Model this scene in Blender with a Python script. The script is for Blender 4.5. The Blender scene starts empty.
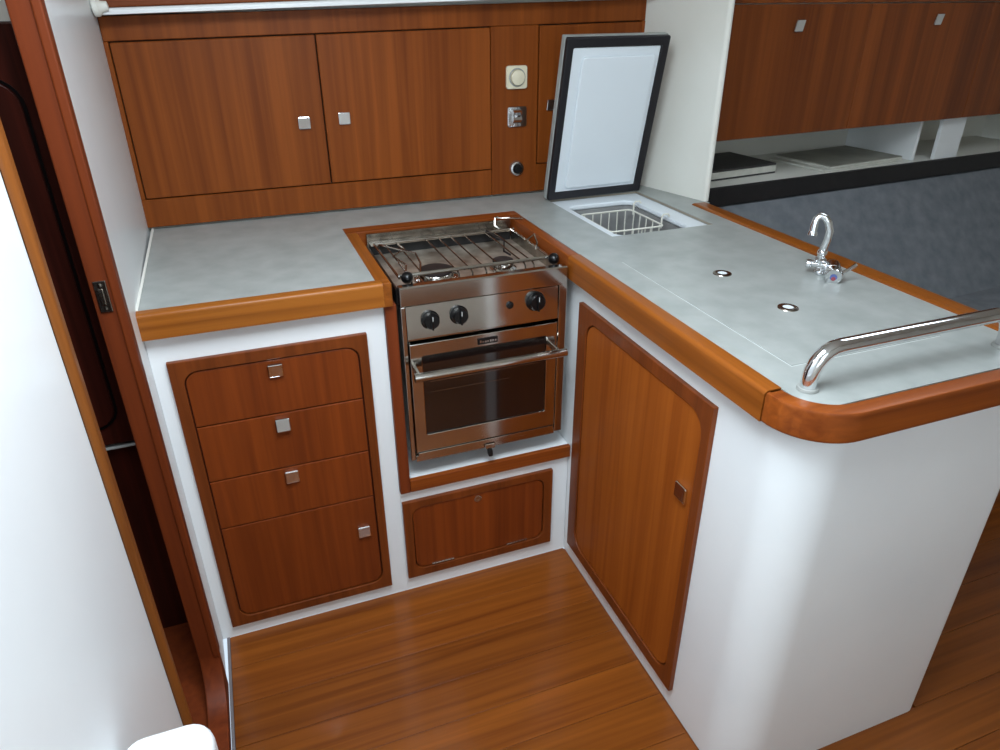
import bpy, bmesh, math, random
from mathutils import Vector, Matrix
random.seed(7)
SC = bpy.context.scene
COL = SC.collection

# ------------------------------------------------------------------ camera
FPX, PITCH, YAW, ROLL = 706.13, 27.99, 20.546, -0.277
CAM = Vector((-0.7388, -1.4402, 1.4339))
pt, yw, rl = map(math.radians, (PITCH, YAW, ROLL))
fwd = Vector((math.sin(yw)*math.cos(pt), math.cos(yw)*math.cos(pt), -math.sin(pt)))
rt0 = Vector((math.cos(yw), -math.sin(yw), 0)); up0 = rt0.cross(fwd)
rt = rt0*math.cos(rl) + up0*math.sin(rl); up = up0*math.cos(rl) - rt0*math.sin(rl)
cd = bpy.data.cameras.new('camera'); cam = bpy.data.objects.new('camera', cd); COL.objects.link(cam)
m = Matrix((rt, up, -fwd)).transposed().to_4x4(); m.translation = CAM
cam.matrix_world = m
cd.sensor_width = 36.0; cd.lens = 36.0*FPX/1000; cd.clip_start = 0.02
SC.camera = cam

# ------------------------------------------------------------------ light
W = bpy.data.worlds.new('sky'); SC.world = W; W.use_nodes = True
W.node_tree.nodes['Background'].inputs[0].default_value = (0.72, 0.86, 1.0, 1)
W.node_tree.nodes['Background'].inputs[1].default_value = 1.0
def area(name, loc, sx, sy, power, col, aim=None):
    l = bpy.data.lights.new(name, 'AREA'); l.shape = 'RECTANGLE'; l.size = sx; l.size_y = sy
    l.energy = power; l.color = col
    o = bpy.data.objects.new(name, l); COL.objects.link(o); o.location = loc
    if aim: o.rotation_euler = (Vector(aim)-Vector(loc)).to_track_quat('-Z', 'Y').to_euler()
    return o
area('companionway_daylight', (-0.58, -0.82, 1.97), 0.62, 0.66, 30, (0.82, 0.92, 1.0))
area('companionway_door_daylight', (-0.25, -2.12, 1.46), 0.56, 0.90, 4.5, (0.80, 0.91, 1.0), (-0.25, 0.0, 1.2))
area('saloon_hatch_daylight', (1.30, -0.30, 1.97), 0.50, 0.50, 4, (0.84, 0.93, 1.0))
area('cabin_fill_light', (-1.5, -0.4, 1.94), 0.3, 0.3, 2.5, (0.93, 0.98, 1.0))  # added fill lamp under the closed cabin ceiling, lifts the dark panelling
SC.view_settings.view_transform = 'Standard'; SC.view_settings.look = 'None'
SC.view_settings.gamma = 1.0; SC.view_settings.use_curve_mapping = False
SC.view_settings.exposure = 0.0

# ------------------------------------------------------------------ materials
def lin(c):
    return tuple(((v/255)/12.92 if v/255 <= 0.04045 else (((v/255)+0.055)/1.055)**2.4) for v in c) + (1,)
def mat(name, col, rough=0.5, metal=0.0, spec=0.5, coat=0.0):
    mt = bpy.data.materials.new(name); mt.use_nodes = True
    b = mt.node_tree.nodes['Principled BSDF']
    b.inputs['Base Color'].default_value = lin(col); b.inputs['Roughness'].default_value = rough
    b.inputs['Metallic'].default_value = metal; b.inputs['Specular IOR Level'].default_value = spec
    b.inputs['Coat Weight'].default_value = coat; b.inputs['Coat Roughness'].default_value = 0.15
    return mt
def N(nt, t, **kw):
    n = nt.nodes.new(t)
    for k, v in kw.items(): setattr(n, k, v)
    return n
def mottled(name, c1, c2, scale, rough, detail=5, bump=0.0, bscale=200, metal=0.0, coat=0.0, r1=0.3, r2=0.7):
    mt = mat(name, c1, rough, metal, coat=coat); nt = mt.node_tree; b = nt.nodes['Principled BSDF']
    g = N(nt, 'ShaderNodeNewGeometry'); n = N(nt, 'ShaderNodeTexNoise')
    n.inputs['Scale'].default_value = scale; n.inputs['Detail'].default_value = detail
    r = N(nt, 'ShaderNodeValToRGB')
    r.color_ramp.elements[0].position = r1; r.color_ramp.elements[0].color = lin(c1)
    r.color_ramp.elements[1].position = r2; r.color_ramp.elements[1].color = lin(c2)
    nt.links.new(g.outputs['Position'], n.inputs['Vector']); nt.links.new(n.outputs['Fac'], r.inputs[0])
    nt.links.new(r.outputs[0], b.inputs['Base Color'])
    if bump:
        n2 = N(nt, 'ShaderNodeTexNoise'); n2.inputs['Scale'].default_value = bscale
        bp_ = N(nt, 'ShaderNodeBump'); bp_.inputs['Strength'].default_value = bump; bp_.inputs['Distance'].default_value = 0.002
        nt.links.new(g.outputs['Position'], n2.inputs['Vector']); nt.links.new(n2.outputs['Fac'], bp_.inputs['Height'])
        nt.links.new(bp_.outputs[0], b.inputs['Normal'])
    return mt
def wood(name, dark, light, axis='z', rough=0.38, strip=0.07, stripamt=0.4, coat=0.05, fine=60, vary=0.25, spec=0.22):
    """teak veneer: fine grain along axis, broader flitch strips across it, tone offset per object"""
    mt = mat(name, light, rough, coat=coat, spec=spec); nt = mt.node_tree; b = nt.nodes['Principled BSDF']; L = nt.links.new
    g = N(nt, 'ShaderNodeNewGeometry'); oi = N(nt, 'ShaderNodeObjectInfo')
    mp = N(nt, 'ShaderNodeMapping'); s = [fine]*3; s['xyz'.index(axis)] = 1.6
    mp.inputs['Scale'].default_value = s; L(g.outputs['Position'], mp.inputs[0])
    off = N(nt, 'ShaderNodeMath', operation='MULTIPLY'); off.inputs[1].default_value = 37.0; L(oi.outputs['Random'], off.inputs[0])
    ad = N(nt, 'ShaderNodeVectorMath', operation='ADD'); L(mp.outputs[0], ad.inputs[0]); L(off.outputs[0], ad.inputs[1])
    n1 = N(nt, 'ShaderNodeTexNoise'); n1.inputs['Scale'].default_value = 1.0; n1.inputs['Detail'].default_value = 6
    n1.inputs['Distortion'].default_value = 0.6; L(ad.outputs[0], n1.inputs['Vector'])
    mp2 = N(nt, 'ShaderNodeMapping'); s2 = [1.0/strip]*3; s2['xyz'.index(axis)] = 0.25
    mp2.inputs['Scale'].default_value = s2; L(g.outputs['Position'], mp2.inputs[0])
    ad2 = N(nt, 'ShaderNodeVectorMath', operation='ADD'); L(mp2.outputs[0], ad2.inputs[0]); L(off.outputs[0], ad2.inputs[1])
    n2 = N(nt, 'ShaderNodeTexNoise'); n2.inputs['Scale'].default_value = 1.0; n2.inputs['Detail'].default_value = 2; L(ad2.outputs[0], n2.inputs['Vector'])
    a1 = N(nt, 'ShaderNodeMath', operation='MULTIPLY_ADD'); a1.inputs[1].default_value = 1-stripamt
    L(n1.outputs['Fac'], a1.inputs[0])
    a2 = N(nt, 'ShaderNodeMath', operation='MULTIPLY'); a2.inputs[1].default_value = stripamt; L(n2.outputs['Fac'], a2.inputs[0]); L(a2.outputs[0], a1.inputs[2])
    r = N(nt, 'ShaderNodeValToRGB'); r.color_ramp.elements[0].position = 0.34; r.color_ramp.elements[0].color = lin(dark)
    r.color_ramp.elements[1].position = 0.64; r.color_ramp.elements[1].color = lin(light); L(a1.outputs[0], r.inputs[0])
    hv = N(nt, 'ShaderNodeHueSaturation'); mr = N(nt, 'ShaderNodeMapRange')
    mr.inputs['To Min'].default_value = 1-vary; mr.inputs['To Max'].default_value = 1+vary
    L(oi.outputs['Random'], mr.inputs['Value']); L(mr.outputs[0], hv.inputs['Value']); L(r.outputs[0], hv.inputs['Color'])
    L(hv.outputs[0], b.inputs['Base Color'])
    bp_ = N(nt, 'ShaderNodeBump'); bp_.inputs['Strength'].default_value = 0.08; bp_.inputs['Distance'].default_value = 0.001
    L(n1.outputs['Fac'], bp_.inputs['Height']); L(bp_.outputs[0], b.inputs['Normal'])
    return mt

TEAK_D, TEAK_L = (110, 50, 15), (148, 76, 26)
M = {}
M['teak_z'] = wood('teak_vertical', (134, 65, 18), (160, 85, 27), 'z', vary=0.02, rough=0.5, coat=0.0, spec=0.12)
M['teak_x'] = wood('teak_along', TEAK_D, TEAK_L, 'x', vary=0.10)
M['teak_y'] = wood('teak_across', TEAK_D, TEAK_L, 'y', vary=0.10)
M['gold_x'] = wood('oiled_teak_along', (112, 58, 16), (156, 92, 32), 'x', vary=0.06, rough=0.3)
M['gold_y'] = wood('oiled_teak_across', (110, 56, 15), (150, 84, 29), 'y', vary=0.06, rough=0.3)
M['drawer'] = wood('teak_drawer', (102, 44, 15), (132, 61, 20), 'z', vary=0.05, strip=0.1)
M['locker'] = wood('teak_locker', (110, 53, 18), (142, 74, 27), 'z', vary=0.04, strip=0.05, stripamt=0.55, fine=70, coat=0.0, spec=0.15)
M['sole'] = wood('teak_sole', (102, 50, 14), (138, 76, 24), 'x', rough=0.3, strip=0.04, stripamt=0.4, vary=0.10, coat=0.2)
M['frame'] = wood('teak_frame', (96, 45, 16), (124, 61, 23), 'z', vary=0.06)
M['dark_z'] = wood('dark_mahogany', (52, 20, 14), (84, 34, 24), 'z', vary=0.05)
M['jamb'] = wood('teak_jamb', (94, 39, 16), (120, 53, 21), 'z', vary=0.05, rough=0.5, coat=0.0)
M['saloon'] = wood('teak_saloon', (100, 47, 14), (138, 71, 24), 'z', vary=0.05, strip=0.06, stripamt=0.6)
M['gold_z'] = wood('oiled_teak_upright', (98, 52, 19), (132, 76, 31), 'z', vary=0.03, rough=0.4)
M['white'] = mottled('white_gelcoat', (232, 236, 238), (240, 243, 244), 3, 0.32, coat=0.1)
M['cream'] = mottled('cream_lining', (228, 227, 218), (236, 235, 227), 3, 0.5)
M['laminate'] = mottled('grey_laminate', (150, 155, 152), (167, 171, 168), 18, 0.35, detail=8)
M['lamedge'] = mat('laminate_edge', (150, 140, 124), 0.6)
M['tray'] = mottled('grimy_tray', (140, 122, 106), (214, 204, 190), 22, 0.28, metal=0.6, detail=8)
M['sealgrey'] = mat('grey_sealant', (122, 116, 118), 0.8, spec=0.2)
M['pale'] = mat('pale_sealant', (200, 204, 202), 0.6)
M['chrome'] = mat('chrome', (225, 226, 228), 0.08, 1.0)
M['steel'] = mottled('stainless', (188, 184, 178), (204, 200, 194), 8, 0.12, metal=1.0)
M['steel_dull'] = mottled('stainless_dull', (128, 122, 114), (186, 180, 170), 26, 0.24, metal=1.0, detail=8)
M['well'] = mottled('stainless_well', (150, 150, 150), (176, 176, 176), 10, 0.4, metal=0.4)
M['black'] = mat('black_plastic', (9, 9, 11), 0.3, spec=0.4)
M['gasket'] = mat('black_gasket', (22, 20, 26), 0.5)
M['black_cloth'] = mottled('black_vinyl', (16, 14, 16), (24, 21, 23), 40, 0.6)
M['iron'] = mottled('burner_iron', (34, 28, 28), (58, 48, 46), 60, 0.6, metal=0.4)
M['glass'] = mat('oven_glass', (24, 16, 14), 0.06, spec=0.8, coat=0.6)
M['ovendark'] = mat('dark_slot', (10, 10, 12), 0.6)
M['plastic'] = mat('white_plastic', (226, 233, 238), 0.35)
M['ivory'] = mat('ivory_plastic', (224, 216, 190), 0.4)
M['grey_pl'] = mat('grey_plastic', (150, 152, 148), 0.4)
M['wire'] = mat('white_wire', (228, 226, 214), 0.4)
M['cushion'] = mottled('blue_grey_cloth', (104, 110, 117), (124, 128, 133), 22, 0.95, detail=7, bump=0.35, bscale=420)
M['paper'] = mottled('paper', (196, 196, 186), (214, 213, 204), 30, 0.7)
M['paper_cover'] = mottled('grey_cover', (120, 120, 110), (156, 154, 142), 8, 0.5)
M['folder'] = mottled('dark_folder', (46, 44, 46), (62, 60, 60), 20, 0.5)
M['red'] = mat('red_mark', (150, 70, 80), 0.4)
M['blue'] = mat('blue_mark', (90, 105, 160), 0.4)

# ------------------------------------------------------------------ builders
class MB:
    def __init__(s): s.bm = bmesh.new()
    def _merge(s, b):
        me = bpy.data.meshes.new('t'); b.to_mesh(me); b.free(); s.bm.from_mesh(me); bpy.data.meshes.remove(me); return s
    def box(s, x0, x1, y0, y1, z0, z1, bev=0.0, seg=2, only=None):
        b = bmesh.new(); bmesh.ops.create_cube(b, size=1)
        for v in b.verts:
            v.co = Vector(((x0+x1)/2+v.co.x*(x1-x0), (y0+y1)/2+v.co.y*(y1-y0), (z0+z1)/2+v.co.z*(z1-z0)))
        if bev:
            ed = [e for e in b.edges if only is None or only((e.verts[0].co+e.verts[1].co)/2)]
            bmesh.ops.bevel(b, geom=ed, offset=bev, segments=seg, profile=0.5, affect='EDGES')
        return s._merge(b)
    def prism(s, pts, axis, a0, a1, bev=0.0, cap0=True, cap1=True, seg=2):
        """polygon (list of 2D) extruded along axis; the 2D coords are the two other axes in xyz order"""
        b = bmesh.new()
        def P(p, a):
            if axis == 'z': return (p[0], p[1], a)
            if axis == 'y': return (p[0], a, p[1])
            return (a, p[0], p[1])
        v0 = [b.verts.new(P(p, a0)) for p in pts]; v1 = [b.verts.new(P(p, a1)) for p in pts]; n = len(pts)
        for i in range(n): b.faces.new((v0[i], v0[(i+1) % n], v1[(i+1) % n], v1[i]))
        f0 = b.faces.new(v0) if cap0 else None; f1 = b.faces.new(v1) if cap1 else None
        bmesh.ops.recalc_face_normals(b, faces=b.faces[:])
        if bev:
            ed = set()
            for f in (f0, f1):
                if f: ed |= set(f.edges)
            bmesh.ops.bevel(b, geom=list(ed), offset=bev, segments=seg, profile=0.5, affect='EDGES')
        return s._merge(b)
    def ring(s, outer, inner, axis, a0, a1, bev=0.0, closed=True):
        """band between two equal-length 2D loops, extruded"""
        b = bmesh.new()
        def P(p, a):
            if axis == 'z': return (p[0], p[1], a)
            if axis == 'y': return (p[0], a, p[1])
            return (a, p[0], p[1])
        o0 = [b.verts.new(P(p, a0)) for p in outer]; o1 = [b.verts.new(P(p, a1)) for p in outer]
        i0 = [b.verts.new(P(p, a0)) for p in inner]; i1 = [b.verts.new(P(p, a1)) for p in inner]
        n = len(outer); caps = []
        for k in range(n if closed else n-1):
            j = (k+1) % n
            b.faces.new((o0[k], o0[j], o1[j], o1[k])); b.faces.new((i0[j], i0[k], i1[k], i1[j]))
            b.faces.new((o1[k], o1[j], i1[j], i1[k])); b.faces.new((o0[j], o0[k], i0[k], i0[j]))
        if not closed:
            b.faces.new((o0[0], o1[0], i1[0], i0[0])); b.faces.new((o0[-1], i0[-1], i1[-1], o1[-1]))
        bmesh.ops.recalc_face_normals(b, faces=b.faces[:])
        if bev:
            ed = [e for e in b.edges if len(e.link_faces) == 2 and e.calc_face_angle(0) > 1.0]
            bmesh.ops.bevel(b, geom=ed, offset=bev, segments=2, profile=0.5, affect='EDGES')
        return s._merge(b)
    def tube(s, path, r, n=12, caps=True):
        b = bmesh.new(); P = [Vector(p) for p in path]; rings = []
        rr = r if isinstance(r, (list, tuple)) else [r]*len(P)
        t0 = (P[1]-P[0]).normalized(); nrm = t0.orthogonal().normalized(); pt_ = t0
        for i, p in enumerate(P):
            t = ((P[min(i+1, len(P)-1)]-p).normalized() + (p-P[max(i-1, 0)]).normalized()).normalized() if 0 < i < len(P)-1 else \
                ((P[1]-P[0]) if i == 0 else (P[-1]-P[-2])).normalized()
            nrm = pt_.rotation_difference(t) @ nrm; pt_ = t
            bi = t.cross(nrm)
            rings.append([b.verts.new(p + (nrm*math.cos(2*math.pi*k/n) + bi*math.sin(2*math.pi*k/n))*rr[i]) for k in range(n)])
        for a, c in zip(rings, rings[1:]):
            for k in range(n): b.faces.new((a[k], a[(k+1) % n], c[(k+1) % n], c[k]))
        if caps: b.faces.new(rings[0][::-1]); b.faces.new(rings[-1])
        bmesh.ops.recalc_face_normals(b, faces=b.faces[:])
        return s._merge(b)
    def lathe(s, prof, origin, axis=(0, 0, 1), n=24):
        """prof: list of (radius, height along axis)"""
        b = bmesh.new(); ax = Vector(axis).normalized(); u = ax.orthogonal().normalized(); v = ax.cross(u); o = Vector(origin)
        rings = []
        for r, h in prof:
            if r < 1e-6: rings.append([b.verts.new(o+ax*h)])
            else: rings.append([b.verts.new(o+ax*h+(u*math.cos(2*math.pi*k/n)+v*math.sin(2*math.pi*k/n))*r) for k in range(n)])
        for a, c in zip(rings, rings[1:]):
            for k in range(n):
                q = [a[k % len(a)], a[(k+1) % len(a)], c[(k+1) % len(c)], c[k % len(c)]]
                q = [x for i, x in enumerate(q) if x not in q[:i]]
                if len(q) > 2: b.faces.new(q)
        for rg in (rings[0], rings[-1]):
            if len(rg) > 2: b.faces.new(rg)
        bmesh.ops.recalc_face_normals(b, faces=b.faces[:])
        return s._merge(b)
    def xf(s, mtx): bmesh.ops.transform(s.bm, matrix=mtx, verts=s.bm.verts[:]); return s
    def build(s, name, material, parent=None, smooth=False, label=None, origin=None):
        """link as one mesh object; verts are in the parent's (or world) frame given by parent['_o']"""
        me = bpy.data.meshes.new(name)
        co = [v.co for v in s.bm.verts]
        lo = Vector((min(c.x for c in co), min(c.y for c in co), min(c.z for c in co)))
        hi = Vector((max(c.x for c in co), max(c.y for c in co), max(c.z for c in co)))
        ctr = Vector(origin) if origin else Vector(((lo.x+hi.x)/2, (lo.y+hi.y)/2, lo.z))
        for v in s.bm.verts: v.co -= ctr
        s.bm.to_mesh(me); s.bm.free()
        o = bpy.data.objects.new(name, me); COL.objects.link(o); WORG[o.name] = ctr
        if parent: o.parent = parent; o.location = ctr - WORG[parent.name]
        else: o.location = ctr
        me.materials.append(M[material] if isinstance(material, str) else material)
        if smooth:
            for p in me.polygons: p.use_smooth = True
            try: me.set_sharp_from_angle(angle=math.radians(40))
            except Exception: pass
            if len(me.polygons) < 4000: o.modifiers.new('weighted_normals', 'WEIGHTED_NORMAL').keep_sharp = True
        if label: o['label'] = label
        return o
WORG = {}
def thing(name, loc, label, cat, group=None, kind=None, rotz=0):
    o = bpy.data.objects.new(name, None); COL.objects.link(o); o.location = loc; o.empty_display_size = 0.05
    WORG[o.name] = Vector(loc); tag(o, label, cat, group, kind); o.rotation_euler[2] = rotz
    return o
def tag(o, label=None, cat=None, group=None, kind=None):
    for k, v in (('label', label), ('category', cat), ('group', group), ('kind', kind)):
        if v: o[k] = v
    return o
def struct(o, label, cat): return tag(o, label, cat, None, 'structure')
def rrect(x0, x1, y0, y1, r, n=6, which=(1, 1, 1, 1)):
    """rounded rect loop, ccw from the lower left corner; which = LL, LR, UR, UL"""
    pts = []
    for (cx, cy, a, w) in ((x0, y0, 180, which[0]), (x1, y0, 270, which[1]), (x1, y1, 0, which[2]), (x0, y1, 90, which[3])):
        sx = 1 if cx == x0 else -1; sy = 1 if cy == y0 else -1; q = r if w else 0.0004
        if not w: pts.append((cx, cy)); continue
        for k in range(n+1):
            t = math.radians(a+90*k/n); pts.append((cx+sx*q+q*math.cos(t), cy+sy*q+q*math.sin(t)))
    return pts
def rect_like(x0, x1, y0, y1, inner, n=6):
    """outer rectangle loop with as many points as a rrect loop"""
    cs = ((x0, y0), (x1, y0), (x1, y1), (x0, y1)); pts = []
    for c in range(4):
        arc = inner[c*(n+1):(c+1)*(n+1)]; C = cs[c]
        horizontal_first = c in (1, 3)
        S = (arc[0][0], C[1]) if horizontal_first else (C[0], arc[0][1])
        E = (C[0], arc[-1][1]) if horizontal_first else (arc[-1][0], C[1])
        for k in range(n+1):
            t = k/n
            pts.append((S[0]+(C[0]-S[0])*2*t, S[1]+(C[1]-S[1])*2*t) if t <= 0.5 else (C[0]+(E[0]-C[0])*(2*t-1), C[1]+(E[1]-C[1])*(2*t-1)))
    return pts
def arc(cx, cy, r, a0, a1, n=10):
    return [(cx+r*math.cos(math.radians(a0+(a1-a0)*k/n)), cy+r*math.sin(math.radians(a0+(a1-a0)*k/n))) for k in range(n+1)]

# ================================================================== SETTING
# ---- floor with its boards
fl = struct(MB().box(-0.94, 2.6, -2.1, 0.0, -0.06, -0.006).build('floor', 'teak_x'), 'varnished teak cabin sole of wide boards', 'floor')
edges = [0.0, -0.105, -0.215, -0.325, -0.43, -0.532, -0.64, -0.772, -0.88, -0.99, -1.1, -1.21, -1.32, -1.43, -1.54, -1.65, -1.76, -1.87, -1.98, -2.1]
for i, (a, b_) in enumerate(zip(edges, edges[1:])):
    segs = [(-0.9380, -0.003), (0.524, 2.6)] if b_ > -0.78 else [(-0.9380, 2.6)]
    for x0, x1 in segs:
        MB().box(x0, x1, b_+0.0004, a-0.0004, -0.006, 0.0, 0.0006, 1).build('plank', 'sole', fl)
MB().box(-0.9455, -0.9385, -0.56, 0.0, -0.006, 0.001, 0.0005).build('sole_edge_strip', 'sealgrey', fl)

# ---- left bulkhead (white, with the doorway), 5 cm thick
wl = MB().box(-0.985, -0.95, -2.1, -0.585, 0, 1.95)
wl.prism([(-0.985, -0.145), (-0.95, -0.145), (-0.955, 0.0), (-0.966, 0.64), (-1.001, 0.64), (-0.987, 0.0)], 'z', 0, 1.95)
wl.box(-0.985, -0.95, -0.585, -0.145, 1.85, 1.95)
struct(wl.build('wall_left', 'white'), 'white bulkhead with a narrow doorway beside the galley', 'wall')
# door lining: forward post flowing into the sill by a fillet
pts = [(-0.145, 0.0), (-0.145, 1.85), (-0.166, 1.85)] + arc(-0.266, 0.13, 0.1, 0, -90, 8) + [(-0.583, 0.03), (-0.583, 0.0)]
t1 = struct(MB().prism(pts, 'x', -0.990, -0.946, 0.004).build('trim_1', 'jamb', smooth=True), 'reddish teak door post curving into a low sill', 'door frame')
MB().box(-0.9590, -0.9445, -0.1695, -0.140, 0.12, 1.85, 0.003).build('edge_bead', 'jamb', t1)
sp = MB().box(-0.983, -0.963, -0.1685, -0.165, 0.968, 1.024, 0.0015)
sp.box(-0.978, -0.970, -0.171, -0.168, 0.982, 1.010, 0.001)
sp.lathe([(0.003, 0), (0.003, 0.002), (0, 0.0025)], (-0.973, -0.1685, 1.017), (0, -1, 0), 8).lathe([(0.003, 0), (0.003, 0.002), (0, 0.0025)], (-0.973, -0.1685, 0.975), (0, -1, 0), 8)
sp.build('strike_plate', 'steel_dull', t1, label='brass-toned metal strike plate')
pts = [(-0.989, -0.575), (-0.989, -0.604), (-0.949, -0.604)] + arc(-0.9505, -0.5935, 0.0105, -90, 0, 5) + arc(-0.9505, -0.5855, 0.0105, 0, 90, 5)
struct(MB().prism(pts, 'z', 0.0305, 1.85).build('trim_2', 'gold_z', smooth=True), 'golden teak edging on the near side of the doorway', 'door frame')

# ---- room beyond the doorway
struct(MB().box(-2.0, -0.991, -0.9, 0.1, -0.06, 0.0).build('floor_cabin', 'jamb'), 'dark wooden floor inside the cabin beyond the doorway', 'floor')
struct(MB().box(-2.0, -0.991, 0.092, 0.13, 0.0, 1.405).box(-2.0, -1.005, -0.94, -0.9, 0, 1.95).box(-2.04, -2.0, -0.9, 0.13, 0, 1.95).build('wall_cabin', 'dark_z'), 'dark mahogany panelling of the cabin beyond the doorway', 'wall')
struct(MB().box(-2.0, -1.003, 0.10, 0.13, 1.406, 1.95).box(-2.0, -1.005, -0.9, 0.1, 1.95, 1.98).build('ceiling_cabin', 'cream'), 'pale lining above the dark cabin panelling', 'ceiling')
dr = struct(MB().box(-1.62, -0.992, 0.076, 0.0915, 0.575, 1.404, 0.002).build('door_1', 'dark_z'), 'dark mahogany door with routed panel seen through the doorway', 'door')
inn = rrect(-1.56, -1.056, 0.62, 1.318, 0.045)
MB().ring(rrect(-1.565, -1.051, 0.615, 1.323, 0.05), inn, 'y', 0.0738, 0.0765).build('panel_groove', 'black', dr)
MB().prism(rrect(-1.558, -1.058, 0.622, 1.316, 0.044), 'y', 0.0725, 0.0765, 0.001).build('door_panel', 'dark_z', dr)
struct(MB().box(-1.62, -0.992, 0.074, 0.0915, 0.5635, 0.566).build('trim_3', 'pale'), 'thin pale strip under the dark cabin door', 'trim')

# ---- hull side, far end, aft end, ceiling with two openings
struct(MB().box(-2.04, 2.64, 1.0, 1.04, 0, 1.95).box(-1.0, 0.6, 0.63, 0.66, 0, 1.95).build('wall_back', 'cream'), 'cream hull lining behind the galley and saloon lockers', 'wall')
struct(MB().box(2.6, 2.64, -2.1, 1.0, 0, 1.95).build('wall_right', 'cream'), 'pale bulkhead at the far end of the saloon', 'wall')
struct(MB().box(-1.0, -0.54, -2.14, -2.1, 0, 1.95).box(-0.54, 0.04, -2.14, -2.1, 0, 1.0).box(0.04, 2.64, -2.14, -2.1, 0, 1.95).build('wall_front', 'cream'), 'pale bulkhead with the companionway opening behind the viewer', 'wall')
ce = MB()
HX = ((-0.90, -0.26, -1.16, -0.48), (1.04, 1.56, -0.56, -0.04))        # companionway, saloon hatch
cxs = [-1.0, -0.90, -0.26, 1.04, 1.56, 2.64]; cys = [-2.1, -1.16, -0.56, -0.48, -0.04, 1.0]
for x0, x1 in zip(cxs, cxs[1:]):
    for y0, y1 in zip(cys, cys[1:]):
        if not any(h[0]-1e-6 <= x0 and x1 <= h[1]+1e-6 and h[2]-1e-6 <= y0 and y1 <= h[3]+1e-6 for h in HX):
            ce.box(x0, x1, y0, y1, 1.95, 1.99)
struct(ce.build('ceiling', 'cream'), 'white cabin headlining with companionway and hatch openings', 'ceiling')

# ---- partition between the fridge and the saloon
pw = MB().prism([(0.486, 0.63), (0.566, 0.322)] + arc(0.5765, 0.318, 0.0105, 180, 360, 6) + [(0.587, 0.322), (0.508, 0.63)], 'z', 0.9005, 1.95)
struct(pw.build('wall_partition', 'cream', smooth=True), 'narrow cream partition between the fridge lid and the saloon', 'wall')
# ---- deck edge moulding above the galley lockers
pts = [(0.537, 1.412)] + arc(0.545, 1.417, 0.008, 200, 90, 5) + [(0.63, 1.425), (0.63, 1.4105), (0.545, 1.4105)]
SL = Matrix.Identity(4); SL[2][0] = 0.028; SL[2][3] = 0.028*0.95-0.004
struct(MB().prism(pts, 'x', -0.961, 0.490, 0.001).xf(SL).build('trim_4', 'white', smooth=True), 'white moulding along the top of the galley lockers', 'trim')
struct(MB().box(-0.962, 0.50, 0.552, 0.63, 1.4255, 1.60, 0.003).xf(SL).build('trim_5', 'teak_x'), 'teak window surround above the white moulding', 'trim')
struct(MB().lathe([(0.0, 0), (0.016, 0.0), (0.019, 0.003), (0.019, 0.012), (0.012, 0.02), (0.010, 0.032), (0.0, 0.034)], (-0.9625, 0.535, 1.422), (1, 0, 0.1)).build('trim_6', 'cream', smooth=True), 'small rounded white fitting at the end of the moulding', 'trim')

# ================================================================== GALLEY CABINETS
def catch_mesh(s=0.034, d=0.008, nrm='-y'):
    """square push catch with a raised rim and an inset button, facing nrm, centred on 0"""
    h = s/2; mb = MB()
    mb.prism(rrect(-h*0.9, h*0.9, -h*0.9, h*0.9, 0.002, 3), 'y', -d*0.3, 0.0)
    mb.prism(rrect(-h, h, -h, h, 0.003, 3), 'y', -d, -d*0.3, 0.0022)
    if nrm == '-x': mb.xf(Matrix.Rotation(math.radians(-90), 4, 'Z'))
    return mb
def add_catch(parent, loc, nrm='-y', s=0.032, material='chrome', tilt=0.0, label=None):
    mb = catch_mesh(s, 0.008, nrm)
    if tilt: mb.xf(Matrix.Translation((0, -abs(tilt)*0.017, 0)) @ Matrix.Rotation(tilt, 4, 'X'))
    mb.xf(Matrix.Translation(loc))
    return mb.build('catch', material, parent, label=label)

# ---- drawer unit
dc = thing('drawer_cabinet', (-0.71, 0.3, 0), 'white galley cabinet left of the stove with three teak drawers', 'cabinet')
MB().box(-0.9545, -0.4725, 0.0, 0.585, 0.0, 0.847).build('body', 'white', dc)
inner = rrect(-0.900, -0.537, 0.066, 0.760, 0.03)
MB().ring(rect_like(-0.925, -0.516, 0.041, 0.786, inner), inner, 'y', -0.012, -0.0002, 0.0015).build('drawer_frame', 'frame', dc)
MB().box(-0.905, -0.532, -0.0016, -0.0002, 0.06, 0.766).build('frame_backing', 'dark_z', dc)
for z0, z1, wh in ((0.6265, 0.757, (0, 0, 1, 1)), (0.482, 0.6235, (0, 0, 0, 0)), (0.3475, 0.479, (0, 0, 0, 0)), (0.069, 0.3445, (1, 1, 0, 0))):
    d = MB().prism(rrect(-0.8975, -0.540, z0, z1, 0.028, 6, wh), 'y', -0.0085, -0.0018, 0.0015).build('drawer' if z0 > 0.3 else 'door', 'drawer', dc)
    c = {0.6265: (-0.7185, 0.736), 0.482: (-0.7225, 0.597), 0.3475: (-0.722, 0.455), 0.069: (-0.573, 0.245)}[z0]
    add_catch(d, (c[0], -0.0086, c[1]), tilt={0.6265: 0.16, 0.482: -0.14}.get(z0, 0.0))

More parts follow.
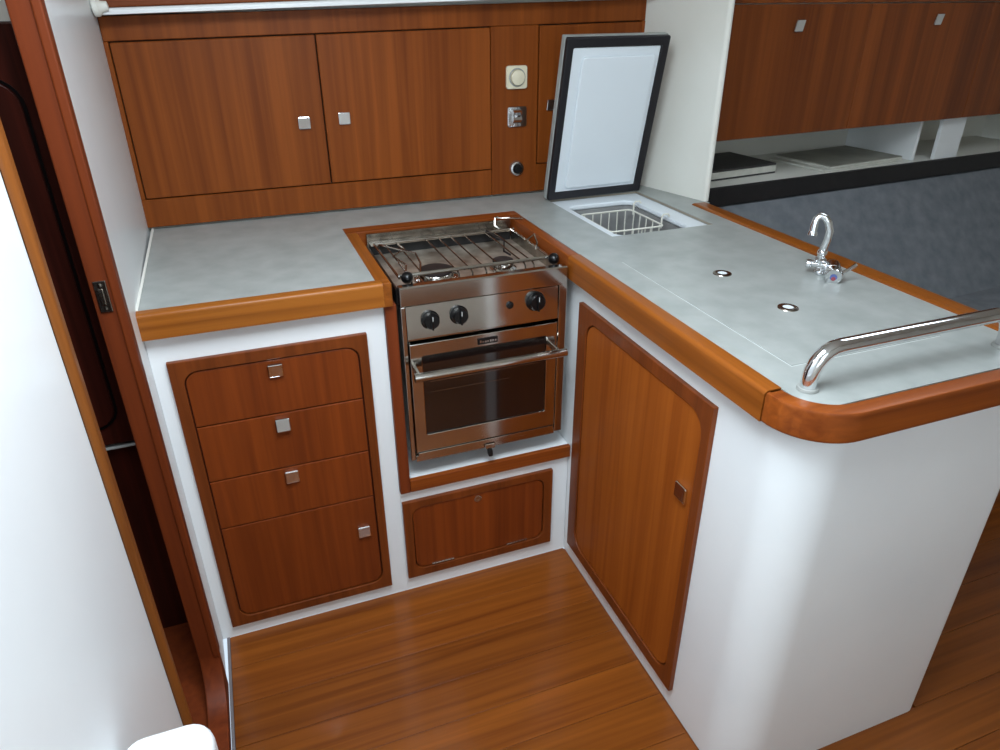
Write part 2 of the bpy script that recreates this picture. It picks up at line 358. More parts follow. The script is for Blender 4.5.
# ---- stove bay: white plinth box with hatch, teak niche frame
sb = thing('stove_bay', (-0.236, 0.3, 0), 'white stove bay with a teak locker hatch below the oven', 'cabinet')
MB().box(-0.472, -0.001, 0.0, 0.585, 0.0, 0.352).build('body', 'white', sb)
MB().box(-0.4715, -0.0015, 0.0, 0.56, 0.3522, 0.366, 0.001).build('niche_floor', 'white', sb)
MB().box(-0.4715, -0.0015, 0.50, 0.51, 0.3665, 0.845).build('niche_back', 'steel_dull', sb)
MB().box(-0.4722, -0.446, -0.014, 0.02, 0.3335, 0.8455, 0.002).build('niche_stile', 'jamb', sb)
MB().box(-0.4455, -0.0012, -0.014, -0.0003, 0.3335, 0.369, 0.002).build('niche_rail', 'teak_x', sb)
inner = rrect(-0.447, -0.075, 0.073, 0.279, 0.026)
MB().ring(rect_like(-0.470, -0.050, 0.048, 0.301, inner), inner, 'y', -0.012, -0.0002, 0.0015).build('hatch_frame', 'frame', sb)
MB().box(-0.452, -0.070, -0.0016, -0.0002, 0.068, 0.284).build('frame_backing', 'dark_z', sb)
hd = MB().prism(rrect(-0.4445, -0.0775, 0.0755, 0.2765, 0.025), 'y', -0.0085, -0.0018, 0.0015).build('hatch', 'drawer', sb)
MB().lathe([(0.0105, 0), (0.0105, 0.002), (0.007, 0.003), (0.004, 0.0022), (0, 0.0022)], (-0.267, -0.0085, 0.262), (0, -1, 0), 16).build('lock', 'steel', hd, smooth=True)
for hx in (-0.371, -0.154):
    hm = MB().box(hx-0.031, hx+0.031, -0.0098, -0.0085, 0.0775, 0.0808)
    for k in range(7): hm.tube([(hx-0.031+k*0.0089, -0.0103, 0.0792), (hx-0.031+k*0.0089+0.0075, -0.0103, 0.0792)], 0.0023, 8)
    hm.build('hinge', 'steel', hd)

# ---- peninsula
pc = thing('peninsula_cabinet', (0.245, -0.1, 0), 'white rounded-corner peninsula cabinet with a tall teak door', 'cabinet')
loop = [(0.0, 0.585)] + arc(0.085, -0.69, 0.085, 180, 270, 12) + arc(0.497, -0.75, 0.025, 270, 360, 5) + [(0.522, 0.585)]
bo = MB().prism(loop, 'z', 0.0, 0.847, 0, True, False).build('body', 'white', pc, smooth=True)
inner = rrect(-0.548, -0.082, 0.088, 0.768, 0.045)
MB().ring(rect_like(-0.571, -0.040, 0.056, 0.797, inner), inner, 'x', -0.012, -0.0002, 0.0015).build('door_frame', 'frame', pc)
MB().box(-0.0016, -0.0002, -0.553, -0.077, 0.083, 0.773).build('frame_backing', 'dark_z', pc)
pd = MB().prism(rrect(-0.5455, -0.0845, 0.0905, 0.7655, 0.043), 'x', -0.0088, -0.0018, 0.0015).build('door', 'teak_z', pc)
add_catch(pd, (-0.009, -0.516, 0.575), '-x', 0.036)

# ================================================================== WORKTOP
wt = thing('worktop', (0.0, 0.0, 0.847), 'grey laminate galley worktop with teak edging', 'worktop')
def slab(mb, xs, ys, skip, z0, z1):
    b = bmesh.new(); vt = {}
    def V(i, j, z):
        k = (i, j, z)
        if k not in vt: vt[k] = b.verts.new((xs[i], ys[j], z))
        return vt[k]
    ok = lambda i, j: 0 <= i < len(xs)-1 and 0 <= j < len(ys)-1 and not skip(xs[i]+1e-5, ys[j]+1e-5)
    for i in range(len(xs)-1):
        for j in range(len(ys)-1):
            if not ok(i, j): continue
            b.faces.new((V(i, j, z1), V(i+1, j, z1), V(i+1, j+1, z1), V(i, j+1, z1)))
            b.faces.new((V(i, j+1, z0), V(i+1, j+1, z0), V(i+1, j, z0), V(i, j, z0)))
            for (di, dj, p, q) in ((-1, 0, (i, j), (i, j+1)), (1, 0, (i+1, j+1), (i+1, j)), (0, -1, (i+1, j), (i, j)), (0, 1, (i, j+1), (i+1, j+1))):
                if not ok(i+di, j+dj): b.faces.new((V(*p, z0), V(*q, z0), V(*q, z1), V(*p, z1)))
    bmesh.ops.recalc_face_normals(b, faces=b.faces[:])
    return mb._merge(b)
FX0, FX1, FY0, FY1 = 0.145, 0.452, 0.100, 0.503            # fridge opening
CX0, CX1, CY0, CY1 = 0.070, 0.402, -0.645, -0.080          # sink cover opening
def skip(x, y):
    if x < -0.4845 and y < 0.0: return True
    if -0.4846 < x < 0.0049 and y < 0.419: return True
    if x >= 0.5139 and y < 0.2949: return True
    if x < 0.0049 and y < 0.0: return True
    return (FX0 <= x < FX1 and FY0 <= y < FY1) or (CX0 <= x < CX1 and CY0 <= y < CY1)
lam = slab(MB(), [-0.956, -0.4845, 0.005, CX0, FX0, CX1, FX1, 0.514, 0.578], [-0.770, CY0, CY1, 0.0, FY0, 0.295, 0.42, FY1, 0.601], skip, 0.882, 0.900)
lam.build('laminate', 'laminate', wt)
MB().box(-0.957, -0.951, 0.002, 0.600, 0.9003, 0.903, 0.001).build('sealant_bead', 'cream', wt)
MB().box(CX0-0.0, CX1+0.0, CY0, CY1, 0.880, 0.8994).build('cover_rebate', 'pale', wt)
# teak edging, profile rounded on the top outer edge
MB().box(-0.957, -0.4735, -0.024, 0.000, 0.847, 0.9015, 0.008, 3, lambda c: c.z > 0.9 and abs(c.y+0.024) < 0.001).build('front_edging', 'gold_x', wt, smooth=True)
MB().box(-0.4855, -0.4555, 0.0003, 0.3717, 0.880, 0.9015, 0.003, 2, lambda c: c.z > 0.9).box(-0.4733, -0.4555, -0.024, 0.0002, 0.847, 0.9015, 0.003, 2, lambda c: c.z > 0.9).box(-0.4733, -0.4555, 0.0003, 0.3717, 0.847, 0.8799).build('stove_edging', 'gold_y', wt, smooth=True)
MB().box(-0.4855, 0.0045, 0.372, 0.420, 0.862, 0.9015, 0.003, 2, lambda c: c.z > 0.9).build('stove_edging', 'teak_x', wt, smooth=True)
MB().box(-0.0265, 0.0045, -0.0003, 0.3715, 0.847, 0.9015, 0.005, 2, lambda c: c.z > 0.9).build('stove_edging', 'teak_y', wt, smooth=True)
MB().box(-0.0265, 0.0045, -0.6986, -0.0006, 0.847, 0.9015, 0.008, 3, lambda c: c.z > 0.9 and c.x < -0.02).build('side_edging', 'gold_y', wt, smooth=True)
oc = [(-0.0265, -0.6990)] + arc(0.0735, -0.702, 0.100, 180, 270, 14) + [(0.562, -0.802)]
ic = [(0.0045, -0.6990)] + arc(0.0735, -0.702, 0.069, 180, 270, 14) + [(0.562, -0.771)]
MB().ring(oc, ic, 'z', 0.847, 0.9015, 0.006, closed=False).build('end_edging', 'teak_x', wt, smooth=True)
MB().box(0.514, 0.562, -0.7706, 0.2945, 0.858, 0.9060, 0.009, 3, lambda c: c.z > 0.9).build('back_edging', 'gold_y', wt, smooth=True)

# ---- sink cover, lies in the worktop
sk = thing('sink_cover', (0.236, -0.36, 0.897), 'flush grey laminate sink cover with two finger rings', 'cover')
MB().box(CX0+0.0028, CX1-0.0009, CY0+0.0028, CY1-0.0009, 0.8996, 0.9008, 0.0004, 1).build('board', 'laminate', sk)
for yy in (-0.233, -0.442):
    rg = MB().lathe([(0.010, 0.0006), (0.0105, 0.0022), (0.0145, 0.0026), (0.0195, 0.0016), (0.0205, 0.0), (0.010, 0.0)], (0.236, yy, 0.9008), (0, 0, 1), 28).build('finger_ring', 'steel_dull', sk, smooth=True)
    MB().lathe([(0, 0.0002), (0.0105, 0.0002), (0.0105, 0.0014), (0.007, 0.0009), (0, 0.0009)], (0.236, yy, 0.9008), (0, 0, 1), 20).build('finger_hole', 'plastic', rg)

# ---- cool box let into the worktop
cb = thing('cool_box', (0.3, 0.3, 0.52), 'top-opening fridge box with white rim sunk in the worktop', 'fridge')
hole = rrect(0.176, 0.392, 0.118, 0.432, 0.03)
MB().ring(rect_like(FX0+0.001, FX1-0.001, FY0+0.001, FY1-0.001, hole), hole, 'z', 0.879, 0.8935, 0.004).build('rim', 'plastic', cb)
wb = bmesh.new()
wm = MB(); wm.prism(rrect(0.1755, 0.3925, 0.1175, 0.4325, 0.03), 'z', 0.52, 0.8785, 0, True, False); wm.build('well', 'well', cb, smooth=True)
MB().box(FX0+0.0005, FX0+0.002, FY0+0.0006, FY1-0.0006, 0.8938, 0.8985).box(FX1-0.002, FX1-0.0005, FY0+0.0006, FY1-0.0006, 0.8938, 0.8985).box(FX0+0.0022, FX1-0.0022, FY1-0.002, FY1-0.0005, 0.8938, 0.8985).build('edge_lipping', 'lamedge', cb)
bk = thing('wire_basket', (0.29, 0.29, 0.70), 'white wire basket hanging inside the open fridge box', 'basket')
bx0, bx1, by0, by1, bz0, bz1 = 0.200, 0.368, 0.205, 0.392, 0.71, 0.876
rim = rrect(bx0, bx1, by0, by1, 0.014)
rm = MB().tube([(x, y, bz1) for x, y in rim+rim[:1]], 0.0026, 8, False).build('rim_wire', 'wire', bk, smooth=True)
bw = MB()
for k in range(6):
    x = bx0+0.016+(bx1-bx0-0.032)*k/5
    bw = MB(); bw.tube([(x, by1, bz1), (x, by1-0.004, bz0+0.01), (x, by1-0.014, bz0), (x, by0+0.014, bz0), (x, by0+0.004, bz0+0.01), (x, by0, bz1)], 0.0017, 6)
    bw.build('wire', 'wire', bk)
for k in range(5):
    y = by0+0.024+(by1-by0-0.048)*k/4
    bw = MB(); bw.tube([(bx0, y, bz1), (bx0+0.004, y, bz0+0.012), (bx0+0.014, y, bz0+0.003), (bx1-0.014, y, bz0+0.003), (bx1-0.004, y, bz0+0.012), (bx1, y, bz1)], 0.0017, 6)
    bw.build('wire', 'wire', bk)
for y in (by1-0.02, by0+0.014):
    MB().tube([(bx1-0.001, y, bz1-0.01), (bx1-0.001, y, bz1+0.022), (bx1+0.004, y, bz1+0.028), (bx1+0.018, y, bz1+0.028), (bx1+0.023, y, bz1+0.022)], 0.0026, 8).build('hook', 'wire', bk, smooth=True)

# ---- open fridge lid
LT = Matrix.Translation((0.1365, 0.498, 0.9035)) @ Matrix.Rotation(math.radians(2.0), 4, 'Z') @ Matrix.Rotation(math.radians(11.5), 4, 'X')   # local x width, z up the lid, -y faces the well
lidw, lidh = 0.322, 0.455
ld = thing('fridge_lid', (0.3, 0.498, 0.899), 'open fridge lid propped upright, white inside with black gasket', 'lid')
MB().box(0, lidw, 0.0, 0.020, 0, lidh, 0.003).xf(LT).build('board', 'laminate', ld)
o_ = rrect(0.001, lidw-0.001, 0.001, lidh-0.001, 0.006); i_ = rrect(0.023, lidw-0.026, 0.024, lidh-0.027, 0.004)
MB().ring(o_, i_, 'y', -0.014, -0.0002, 0.003).xf(LT).build('gasket', 'gasket', ld)
pn = MB().prism(rrect(0.023, lidw-0.026, 0.024, lidh-0.027, 0.004), 'y', -0.0105, -0.0004, 0.002).xf(LT).build('inner_panel', 'plastic', ld)
MB().prism(rrect(0.052, lidw-0.038, 0.034, lidh-0.050, 0.012), 'y', -0.017, -0.0105, 0.004).xf(LT).build('raised_panel', 'plastic', pn)
for x in (0.05, lidw-0.09):
    MB().box(x, x+0.04, 0.020, 0.022, 0.001, 0.03, 0.0005).xf(LT).tube([(0.141+x, 0.5245+0.03*x, 0.9038), (0.141+x+0.04, 0.5245+0.03*x, 0.9038)], 0.003, 8).build('hinge', 'steel', ld)

# ================================================================== STOVE
st = thing('gimballed_stove', (-0.236, 0.17, 0.367), 'stainless steel gimballed two-burner stove with glass-door oven', 'stove')
SX0, SX1 = -0.4375, -0.0335
# shell: back, sides, base
MB().box(SX0+0.006, SX0+0.02, 0.004, 0.355, 0.425, 0.835).box(SX1-0.014, SX1-0.002, 0.004, 0.355, 0.425, 0.835).box(SX0+0.021, SX1-0.015, 0.34, 0.355, 0.425, 0.835).box(SX0+0.021, SX1-0.015, 0.008, 0.339, 0.425, 0.437).build('shell', 'steel', st)
MB().box(SX0+0.0005, SX0+0.012, -0.010, 0.003, 0.425, 0.834, 0.002).build('side_post', 'steel', st)
MB().box(SX1-0.0185, SX1+0.003, -0.012, 0.003, 0.425, 0.838, 0.002).build('side_post', 'steel', st)
# hob: tray, apron, back plate, slot
ap = MB().prism([(-0.0155, 0.8375), (-0.016, 0.8385), (-0.0166, 0.879), (-0.013, 0.882), (0.004, 0.882), (0.004, 0.8375)], 'x', SX0, SX1, 0.0015).build('apron', 'steel', st)
MB().box(SX0+0.002, SX1-0.002, 0.0045, 0.350, 0.838, 0.846, 0.001).build('hob_tray', 'tray', st)
MB().prism([(0.350, 0.838), (0.350, 0.899), (0.357, 0.899), (0.357, 0.838)], 'x', SX0+0.002, SX1-0.002, 0.001).build('back_plate', 'steel_dull', st)
MB().box(SX0+0.008, SX1-0.008, 0.337, 0.3495, 0.8468, 0.8712).build('back_slot', 'ovendark', st)
MB().box(SX0-0.004, SX0+0.0015, 0.0045, 0.34, 0.838, 0.874, 0.001).build('side_rim', 'black', st)
MB().box(SX1-0.006, SX1-0.0025, 0.0045, 0.335, 0.8465, 0.874, 0.001).build('side_rim', 'steel_dull', st)
# burners
def burner(x, y, r):
    b = MB().lathe([(r*1.25, 0), (r*1.22, 0.004), (r*0.95, 0.008), (r*0.9, 0.014), (r*0.82, 0.018), (0, 0.018)], (x, y, 0.846), (0, 0, 1), 32).build('burner', 'steel', st, smooth=True)
    MB().lathe([(r*0.80, 0.0182), (r*0.92, 0.0185), (r*0.92, 0.0235), (r*0.7, 0.0265), (r*0.3, 0.0262), (0, 0.0255)], (x, y, 0.846), (0, 0, 1), 32).build('burner_cap', 'iron', b, smooth=True)
burner(-0.318, 0.112, 0.044); burner(-0.146, 0.118, 0.028)
# pot fiddles: rails, rods, clamps, ball knobs
ZR = 0.889
MB().tube([(SX0+0.012, 0.040, ZR), (SX1-0.004, 0.040, ZR)], 0.0046, 8).build('front_rail', 'steel', st, smooth=True)
MB().box(SX0+0.008, SX1-0.008, 0.330, 0.3497, 0.8716, 0.8755, 0.001).tube([(SX0+0.012, 0.318, ZR-0.008), (SX1-0.004, 0.318, ZR-0.008)], 0.0026, 8).build('rear_rail', 'steel', st, smooth=True)
MB().tube([(SX1-0.012, 0.040, ZR-0.004), (SX1-0.012, 0.318, ZR-0.008)], 0.0032, 8).build('side_rail', 'steel', st, smooth=True)
MB().tube([(SX0+0.014, 0.040, ZR-0.004), (SX0+0.014, 0.318, ZR-0.008)], 0.0032, 8).build('side_rail', 'steel', st, smooth=True)
for x in (-0.397, -0.365, -0.285, -0.252, -0.218, -0.180, -0.120, -0.098):
    MB().tube([(x, 0.030, 0.848), (x, 0.036, 0.877), (x, 0.044, 0.8815), (x, 0.310, 0.8785), (x, 0.335, 0.8785)], 0.0021, 6).build('grate_rod', 'steel_dull', st, smooth=True)
for k in range(11):
    x = -0.258+k*0.0105 if k < 5 else -0.148+(k-5)*0.0135
    MB().tube([(x, 0.012, 0.8475), (x, 0.055, 0.8475)], 0.0013, 5).build('drain_bar', 'iron', st)
MB().tube([(-0.418, 0.30, 0.876), (-0.418, 0.27, 0.893), (-0.398, 0.235, 0.894), (-0.345, 0.20, 0.884), (-0.352, 0.125, 0.884), (-0.372, 0.05, 0.883)], 0.0026, 8).build('pot_clamp', 'steel_dull', st, smooth=True)
MB().tube([(-0.405, 0.06, 0.878), (-0.385, 0.13, 0.882), (-0.40, 0.20, 0.882), (-0.36, 0.25, 0.882), (-0.365, 0.31, 0.879)], 0.0024, 8).build('pot_clamp', 'steel_dull', st, smooth=True)
MB().tube([(-0.118, 0.315, 0.885), (-0.112, 0.25, 0.884), (-0.098, 0.235, 0.878), (-0.116, 0.19, 0.866), (-0.105, 0.17, 0.86)], 0.0026, 8).build('pot_clamp', 'iron', st, smooth=True)
MB().tube([(-0.058, 0.19, 0.885), (-0.043, 0.165, 0.909), (-0.045, 0.14, 0.893), (-0.057, 0.125, 0.882)], 0.0024, 8).build('pot_clamp', 'steel_dull', st, smooth=True)
MB().tube([(-0.072, 0.352, 0.905), (-0.045, 0.345, 0.905), (-0.012, 0.317, 0.907)], 0.0022, 8).build('pot_clamp', 'steel', st, smooth=True)
MB().tube([(-0.078, 0.325, 0.882), (-0.088, 0.332, 0.892), (-0.085, 0.34, 0.908), (-0.073, 0.35, 0.909)], 0.0026, 8).build('pot_clamp', 'steel', st, smooth=True)
for x in (SX0+0.0285, SX1-0.018):
    MB().lathe([(0, -0.0135), (0.007, -0.012), (0.0125, -0.006), (0.0140, 0), (0.0125, 0.006), (0.007, 0.012), (0, 0.0135)], (x, 0.026, ZR), (0.0, 1, 0), 18).build('rail_knob', 'black', st, smooth=True)
# control panel with knobs
cp = MB().prism([(-0.011, 0.7505), (-0.011, 0.7540), (-0.007, 0.8325), (0.003, 0.8325), (0.003, 0.7505)], 'x', SX0+0.0125, SX1-0.019, 0.001).build('control_panel', 'steel', st)
def knob(x, z, r, y):
    k = MB().lathe([(r*1.12, 0), (r*1.12, 0.003), (r, 0.004), (r*0.94, 0.017), (r*0.80, 0.020), (0, 0.020)], (x, y, z), (0, -1, 0.08), 28).build('knob', 'black', st, smooth=True)
    MB().box(x-0.0022, x+0.0022, y-0.026, y-0.019, z-r*0.85, z+r*0.85, 0.001).build('grip', 'black', k)
    MB().box(x-0.0008, x+0.0008, y-0.0266, y-0.0258, z+r*0.3, z+r*0.85).build('pointer', 'pale', k)
knob(-0.3705, 0.795, 0.0195, -0.008); knob(-0.3025, 0.797, 0.0195, -0.008); knob(-0.1125, 0.803, 0.0215, -0.008)
ig = MB().lathe([(0.009, 0), (0.009, 0.003), (0.0065, 0.004), (0.0065, 0.008), (0, 0.009)], (-0.177, -0.0075, 0.802), (0, -1, 0.08), 18).build('igniter', 'black', st, smooth=True)
# oven door
DX0, DX1, DZ0, DZ1 = -0.4245, -0.0565, 0.452, 0.744
inner = rrect(-0.397, -0.0845, 0.499, 0.712, 0.004)
od = MB().ring(rect_like(DX0, DX1, DZ0, DZ1, inner), inner, 'y', -0.019, -0.001, 0.0015).build('oven_door', 'steel', st)
MB().box(-0.3965, -0.0850, -0.0145, -0.010, 0.4995, 0.7115).build('oven_window', 'glass', od)
MB().box(-0.380, -0.10, -0.0150, -0.0146, 0.640, 0.6415).box(-0.380, -0.18, -0.0150, -0.0146, 0.612, 0.613).build('oven_shelf_line', 'steel_dull', od)
hz = 0.679
MB().tube([(DX0-0.001, -0.056, hz), (DX1+0.008, -0.056, hz)], 0.0105, 16).build('door_handle', 'steel', od, smooth=True)
for x in (DX0+0.010, DX1-0.010):
    MB().box(x-0.004, x+0.004, -0.056, -0.0192, hz-0.008, hz+0.009, 0.002).build('handle_bracket', 'steel_dull', od)
bd = MB().box(-0.262, -0.212, -0.0215, -0.0192, 0.7185, 0.7335, 0.0008).build('badge', 'black', od)
bl = MB()
for k, (w_, h_) in enumerate(((4, 7), (3, 5), (4, 5), (3, 5), (4, 6), (3, 6), (4, 5))):
    x = -0.257+k*0.0062; bl.box(x, x+w_*0.001, -0.0219, -0.0214, 0.7225, 0.7225+h_*0.001)
# the badge lettering is too blurred to read in the photograph: pale strokes only
bl.build('badge_marks', 'steel', od)
MB().box(DX0+0.004, DX1-0.002, -0.020, -0.0035, 0.4385, 0.4500, 0.001).build('bottom_rail', 'steel', st)
MB().tube([(DX0+0.016, -0.0145, 0.4555), (DX1-0.006, -0.0145, 0.4555)], 0.003, 8).build('hinge_rod', 'iron', st, smooth=True)
MB().box(SX0+0.0125, SX1-0.019, -0.012, -0.0036, 0.4205, 0.4380, 0.001).build('base_rail', 'steel', st)
lt_ = MB().box(-0.247, -0.221, -0.022, -0.0125, 0.421, 0.436, 0.002).build('travel_latch', 'steel', st)
MB().lathe([(0, 0), (0.0065, 0.001), (0.0075, 0.010), (0.006, 0.020), (0, 0.021)], (-0.236, -0.019, 0.4205), (0.1, -0.25, -1), 14).build('latch_pin', 'black', lt_, smooth=True)

# ================================================================== BACK LOCKERS ABOVE THE WORKTOP
gl = thing('galley_locker', (-0.23, 0.61, 0.9), 'teak locker front with flush doors along the back of the galley', 'cabinet')
YB = 0.602
def sheer(mb):
    # the locker lines rise a little towards the right with the boat's sheer
    for v in mb.bm.verts:
        t = (v.co.z-0.905)/0.46; v.co.z += max(0.0, t)*0.019*(v.co.x+0.45) if v.co.z > 0.93 else 0.0
    return mb
def face(name, x0, x1, z0, z1, m_, y=YB, d=0.018): return sheer(MB().box(x0, x1, y, y+d, z0, z1, 0.0015, 1)).build(name, m_, gl)
face('bottom_rail', -0.9655, 0.003, 0.9045, 0.979, 'locker')
face('bottom_rail', 0.1485, 0.494, 0.9045, 0.984, 'locker')
face('top_rail', -0.9645, 0.493, 1.3605, 1.4145, 'locker')
face('stile', -0.9655, -0.9545, 0.9795, 1.360, 'locker')
face('stile', 0.0035, 0.148, 0.9045, 1.360, 'locker', YB-0.002)
face('stile', 0.482, 0.4945, 0.9845, 1.360, 'locker')
MB().box(-0.965, 0.494, YB+0.0185, YB+0.024, 0.905, 1.409).build('carcass_back', 'ovendark', gl)
for x0, x1, z0, cx, cz, lb in ((-0.9515, -0.4770, 0.9825, -0.530, 1.147, 0.10), (-0.4735, 0.0005, 0.9825, -0.423, 1.152, 0.02), (0.1515, 0.4790, 0.9875, 0.190, 1.159, 0.22)):
    d = sheer(MB().box(x0, x1, YB-0.004, YB+0.014, z0, 1.3575, 0.0015, 1)).build('door', 'locker', gl)
    add_catch(d, (cx, YB-0.0041, cz), tilt=lb)
# fittings on the stile
sd = thing('dimmer_switch', (0.079, 0.59, 1.205), 'square ivory switch plate with a round dial on the stile', 'switch')
MB().prism(rrect(0.047, 0.111, 1.206, 1.268, 0.007), 'y', 0.590, 0.5999, 0.002).build('plate', 'ivory', sd)
MB().lathe([(0.025, 0), (0.025, 0.002), (0.0225, 0.003), (0.0225, 0.001)], (0.079, 0.590, 1.237), (0, -1, 0), 28).build('bezel', 'grey_pl', sd, smooth=True)
MB().lathe([(0.0215, 0), (0.0205, 0.010), (0.018, 0.012), (0, 0.0125)], (0.079, 0.590, 1.237), (0, -1, 0), 28).build('dial', 'ivory', sd, smooth=True)
sw = thing('chrome_switch', (0.081, 0.59, 1.10), 'chrome rocker switch on the stile below the round dial', 'switch')
MB().prism(rrect(0.051, 0.111, 1.101, 1.158, 0.006), 'y', 0.592, 0.5999, 0.002).build('plate', 'chrome', sw)
MB().prism([(0.5915, 1.112), (0.580, 1.122), (0.588, 1.133), (0.578, 1.143), (0.5915, 1.150)], 'x', 0.066, 0.093, 0.001).build('rocker', 'chrome', sw)
so = thing('chrome_socket', (0.082, 0.59, 0.955), 'round chrome socket with black centre low on the stile', 'socket')
MB().lathe([(0.0245, 0), (0.0245, 0.004), (0.020, 0.010), (0.0155, 0.011), (0.0155, 0.005), (0, 0.005)], (0.082, 0.5999, 0.980), (0, -1, 0), 28).build('collar', 'chrome', so, smooth=True)
MB().lathe([(0.0145, 0), (0.0145, 0.010), (0.012, 0.013), (0, 0.0135)], (0.082, 0.5948, 0.980), (0, -1, 0), 22).build('cap', 'black', so, smooth=True)

# ================================================================== FAUCET, GRAB RAIL
fc = thing('faucet', (0.44, -0.31, 0.9), 'chrome galley mixer tap with a curved spout', 'faucet')
MB().lathe([(0.016, 0), (0.016, 0.004), (0.0105, 0.008), (0.0095, 0.014), (0, 0.014)], (0.438, -0.309, 0.9012), (0, 0, 1), 22).build('base', 'chrome', fc, smooth=True)
A = Vector((0.412, -0.292, 0.921)); ax = Vector((0.72, -0.69, 0)).normalized()
MB().lathe([(0, -0.004), (0.008, -0.003), (0.0095, 0.0), (0.0095, 0.006), (0.0075, 0.008), (0.0075, 0.040), (0, 0.040)], A, ax, 20).build('cross_pipe', 'chrome', fc, smooth=True)
Bc = Vector((0.449, -0.326, 0.9205)); bx = Vector((-0.62, -0.76, -0.12)).normalized()
MB().lathe([(0, -0.010), (0.012, -0.008), (0.0155, -0.003), (0.0165, 0.004), (0.0165, 0.028), (0.0150, 0.029), (0.0150, 0.032), (0.0180, 0.034), (0.0180, 0.050), (0.0165, 0.0535), (0, 0.0545)], Bc, bx, 26).build('mixer_body', 'chrome', fc, smooth=True)
cpv = Bc+bx*0.0546
dk = MB().lathe([(0.0072, 0), (0.0072, 0.0006), (0, 0.0008)], cpv, bx, 18).build('cap_mark', 'blue', fc)
MB().lathe([(0.0045, 0), (0.0045, 0.0006), (0, 0.0008)], cpv+bx*0.0009+Vector((0, 0, -0.0026)), bx, 14).build('red_mark', 'red', dk)
l0 = Bc+bx*0.043
MB().tube([l0+Vector((0.013, -0.010, 0.006)), l0+Vector((0.027, -0.012, 0.013)), l0+Vector((0.045, -0.012, 0.021))], [0.0040, 0.0034, 0.0044], 10).build('lever', 'chrome', fc, smooth=True)
MB().lathe([(0.0125, 0), (0.0125, 0.010), (0.0085, 0.014), (0.0085, 0.020), (0.0105, 0.022), (0.0105, 0.028), (0.008, 0.031)], (0.434, -0.305, 0.922), (0, 0, 1), 20).build('swivel', 'chrome', fc, smooth=True)
path = [(0.434, -0.305, 0.952), (0.437, -0.309, 0.975), (0.436, -0.311, 0.996), (0.431, -0.308, 1.013), (0.425, -0.302, 1.024), (0.418, -0.296, 1.027), (0.411, -0.293, 1.020), (0.407, -0.294, 1.006), (0.405, -0.296, 0.992)]
MB().tube(path, [0.0082, 0.0082, 0.008, 0.0078, 0.0076, 0.0076, 0.008, 0.0084, 0.0084], 14).lathe([(0.0098, 0), (0.0105, 0.006), (0.0100, 0.009), (0.0072, 0.009)], (0.405, -0.296, 0.994), (-0.2, -0.2, -1), 16).build('spout', 'chrome', fc, smooth=True)

gr = thing('grab_rail', (0.25, -0.715, 0.9), 'chrome tubular grab rail across the end of the worktop', 'rail')
ZT = 0.966; R_ = 0.045
p = [(0.040, -0.715, 0.9005), (0.040, -0.715, ZT-R_)] + [(0.040+R_-R_*math.cos(math.radians(a)), -0.715, ZT-R_+R_*math.sin(math.radians(a))) for a in range(15, 91, 15)]
p += [(0.461-R_+R_*math.sin(math.radians(a)), -0.715, ZT-R_+R_*math.cos(math.radians(a))) for a in range(0, 91, 15)] + [(0.461, -0.715, 0.9005)]
MB().tube(p, 0.0125, 20).build('tube', 'chrome', gr, smooth=True)
for x in (0.040, 0.461):
    MB().lathe([(0.0165, 0), (0.0165, 0.0035), (0.0155, 0.005), (0.0126, 0.005)], (x, -0.715, 0.9002), (0, 0, 1), 24).build('flange', 'grey_pl', gr, smooth=True)

# ================================================================== SALOON SIDE (turned 3.9 degrees)
SO = (0.60, 0.538, 0.0); SR = math.radians(3.92)
def sthing(name, label, cat, **k): 
    o = thing(name, SO, label, cat, rotz=SR, **k); WORG[o.name] = Vector((0, 0, 0)); return o
sl = sthing('saloon_locker', 'teak overhead locker with flush doors above the settee', 'cabinet')
MB().box(0.0, 0.745, 0.0, 0.018, 1.022, 1.418, 0.0012, 1).build('door', 'saloon', sl)
MB().box(0.7475, 1.36, 0.0, 0.018, 1.022, 1.418, 0.0012, 1).build('door', 'saloon', sl)
MB().box(1.3625, 1.99, 0.0, 0.018, 1.022, 1.418, 0.0012, 1).build('door', 'saloon', sl)
MB().box(0.0, 1.99, -0.002, 0.018, 1.421, 1.90, 0.0012, 1).build('upper_panel', 'saloon', sl)
MB().box(0.0, 1.99, 0.0185, 0.33, 1.030, 1.90).build('carcass', 'cream', sl)
for d, x, z in ((0, 0.432, 1.358), (1, 1.075, 1.368), (2, 1.71, 1.365)):
    add_catch(sl.children[d], (x, -0.0001, z), s=0.036, tilt=0.2)
ss = sthing('saloon_shelf', 'white open shelf with dividers and a black front board', 'shelf')
MB().box(0.0, 1.99, 0.0205, 0.44, 0.835, 0.862, 0.001).build('shelf_board', 'cream', ss)
MB().box(0.0, 1.99, 0.0, 0.020, 0.803, 0.866, 0.003).build('front_board', 'black_cloth', ss)
MB().box(0.0, 1.99, 0.435, 0.45, 0.8625, 1.029).build('back_board', 'cream', ss)
MB().box(1.208, 1.224, 0.055, 0.434, 0.8625, 1.0295, 0.002).build('divider', 'white', ss)
MB().box(1.305, 1.440, 0.03, 0.046, 0.8625, 1.0295, 0.002).build('divider', 'white', ss)
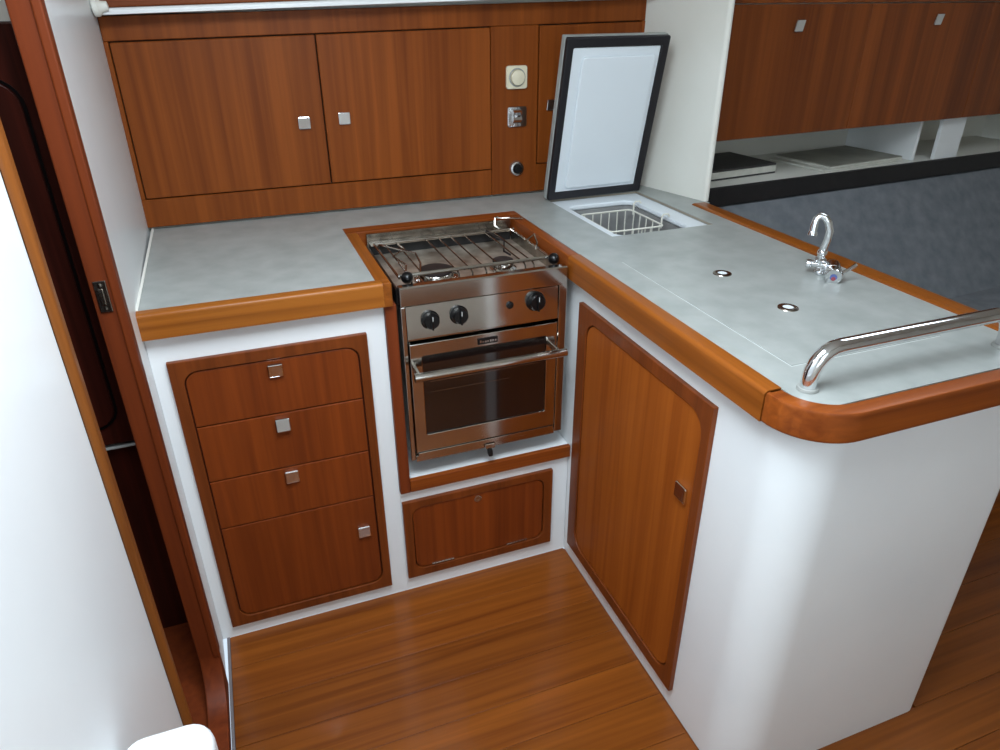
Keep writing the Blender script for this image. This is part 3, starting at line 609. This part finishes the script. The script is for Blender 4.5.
# things on the shelf
fo = thing('ring_binder', (0.98, 0.76, 0.862), 'dark binder with white page edge lying on the saloon shelf', 'binder', rotz=math.radians(6))
WORG[fo.name] = Vector((0, 0, 0))
MB().box(-0.22, 0.165, -0.085, 0.16, 0.0005, 0.007, 0.001).box(-0.22, 0.165, -0.085, 0.16, 0.030, 0.037, 0.001).build('cover', 'folder', fo)
MB().box(-0.215, 0.163, -0.088, 0.155, 0.0073, 0.0297, 0.001).build('pages', 'paper', fo)
mg = thing('magazine_pile', (1.540, 0.79, 0.862), 'pile of grey-covered papers on the saloon shelf', 'papers', rotz=math.radians(7))
WORG[mg.name] = Vector((0, 0, 0))
MB().box(-0.235, 0.205, -0.135, 0.13, 0.0005, 0.009, 0.001).build('sheets', 'paper', mg)
MB().box(-0.205, 0.21, -0.130, 0.135, 0.0093, 0.016, 0.001).build('booklet', 'paper', mg)
MB().box(-0.195, 0.212, -0.128, 0.137, 0.0162, 0.0185, 0.0008).build('cover', 'paper_cover', mg)

def soft(name, mb, parent=None):
    return mb
# settee
be = sthing('backrest_cushion', 'blue-grey cloth backrest cushion of the saloon settee', 'cushion')
pts = [(-0.305, 0.4205), (-0.002, 0.795), (0.010, 0.800), (0.06, 0.80), (0.06, 0.72), (-0.13, 0.4205)]
b_ = MB()
b_.prism(pts, 'x', 0.005, 1.98, 0.006)
b_.build('cover', 'cushion', be, smooth=True)
se = thing('seat_cushion', (1.55, 0.08, 0.325), 'blue-grey cloth seat cushion of the saloon settee', 'cushion')
MB().box(0.60, 2.58, -0.17, 0.46, 0.325, 0.42, 0.012, 3).build('cover', 'cushion', se, smooth=True)
sbx = thing('settee_base', (1.55, 0.1, 0), 'teak-fronted settee base under the grey cushions', 'settee')
MB().box(0.60, 2.58, -0.15, 0.50, 0.0, 0.324).build('box', 'teak_x', sbx)
MB().box(0.60, 2.58, -0.166, -0.1503, 0.09, 0.322, 0.002).build('front_board', 'dark_z', sbx)

# ================================================================== NEAR LEFT: moulded ledge
le = MB().box(-0.9495, -0.856, -1.75, -0.853, 0.0, 0.757, 0.026, 6, lambda c: c.x > -0.9 or c.z > 0.7 or c.y > -0.9)
tag(le.build('moulded_ledge', 'white', smooth=True), 'white rounded moulded ledge against the near left bulkhead', 'ledge')
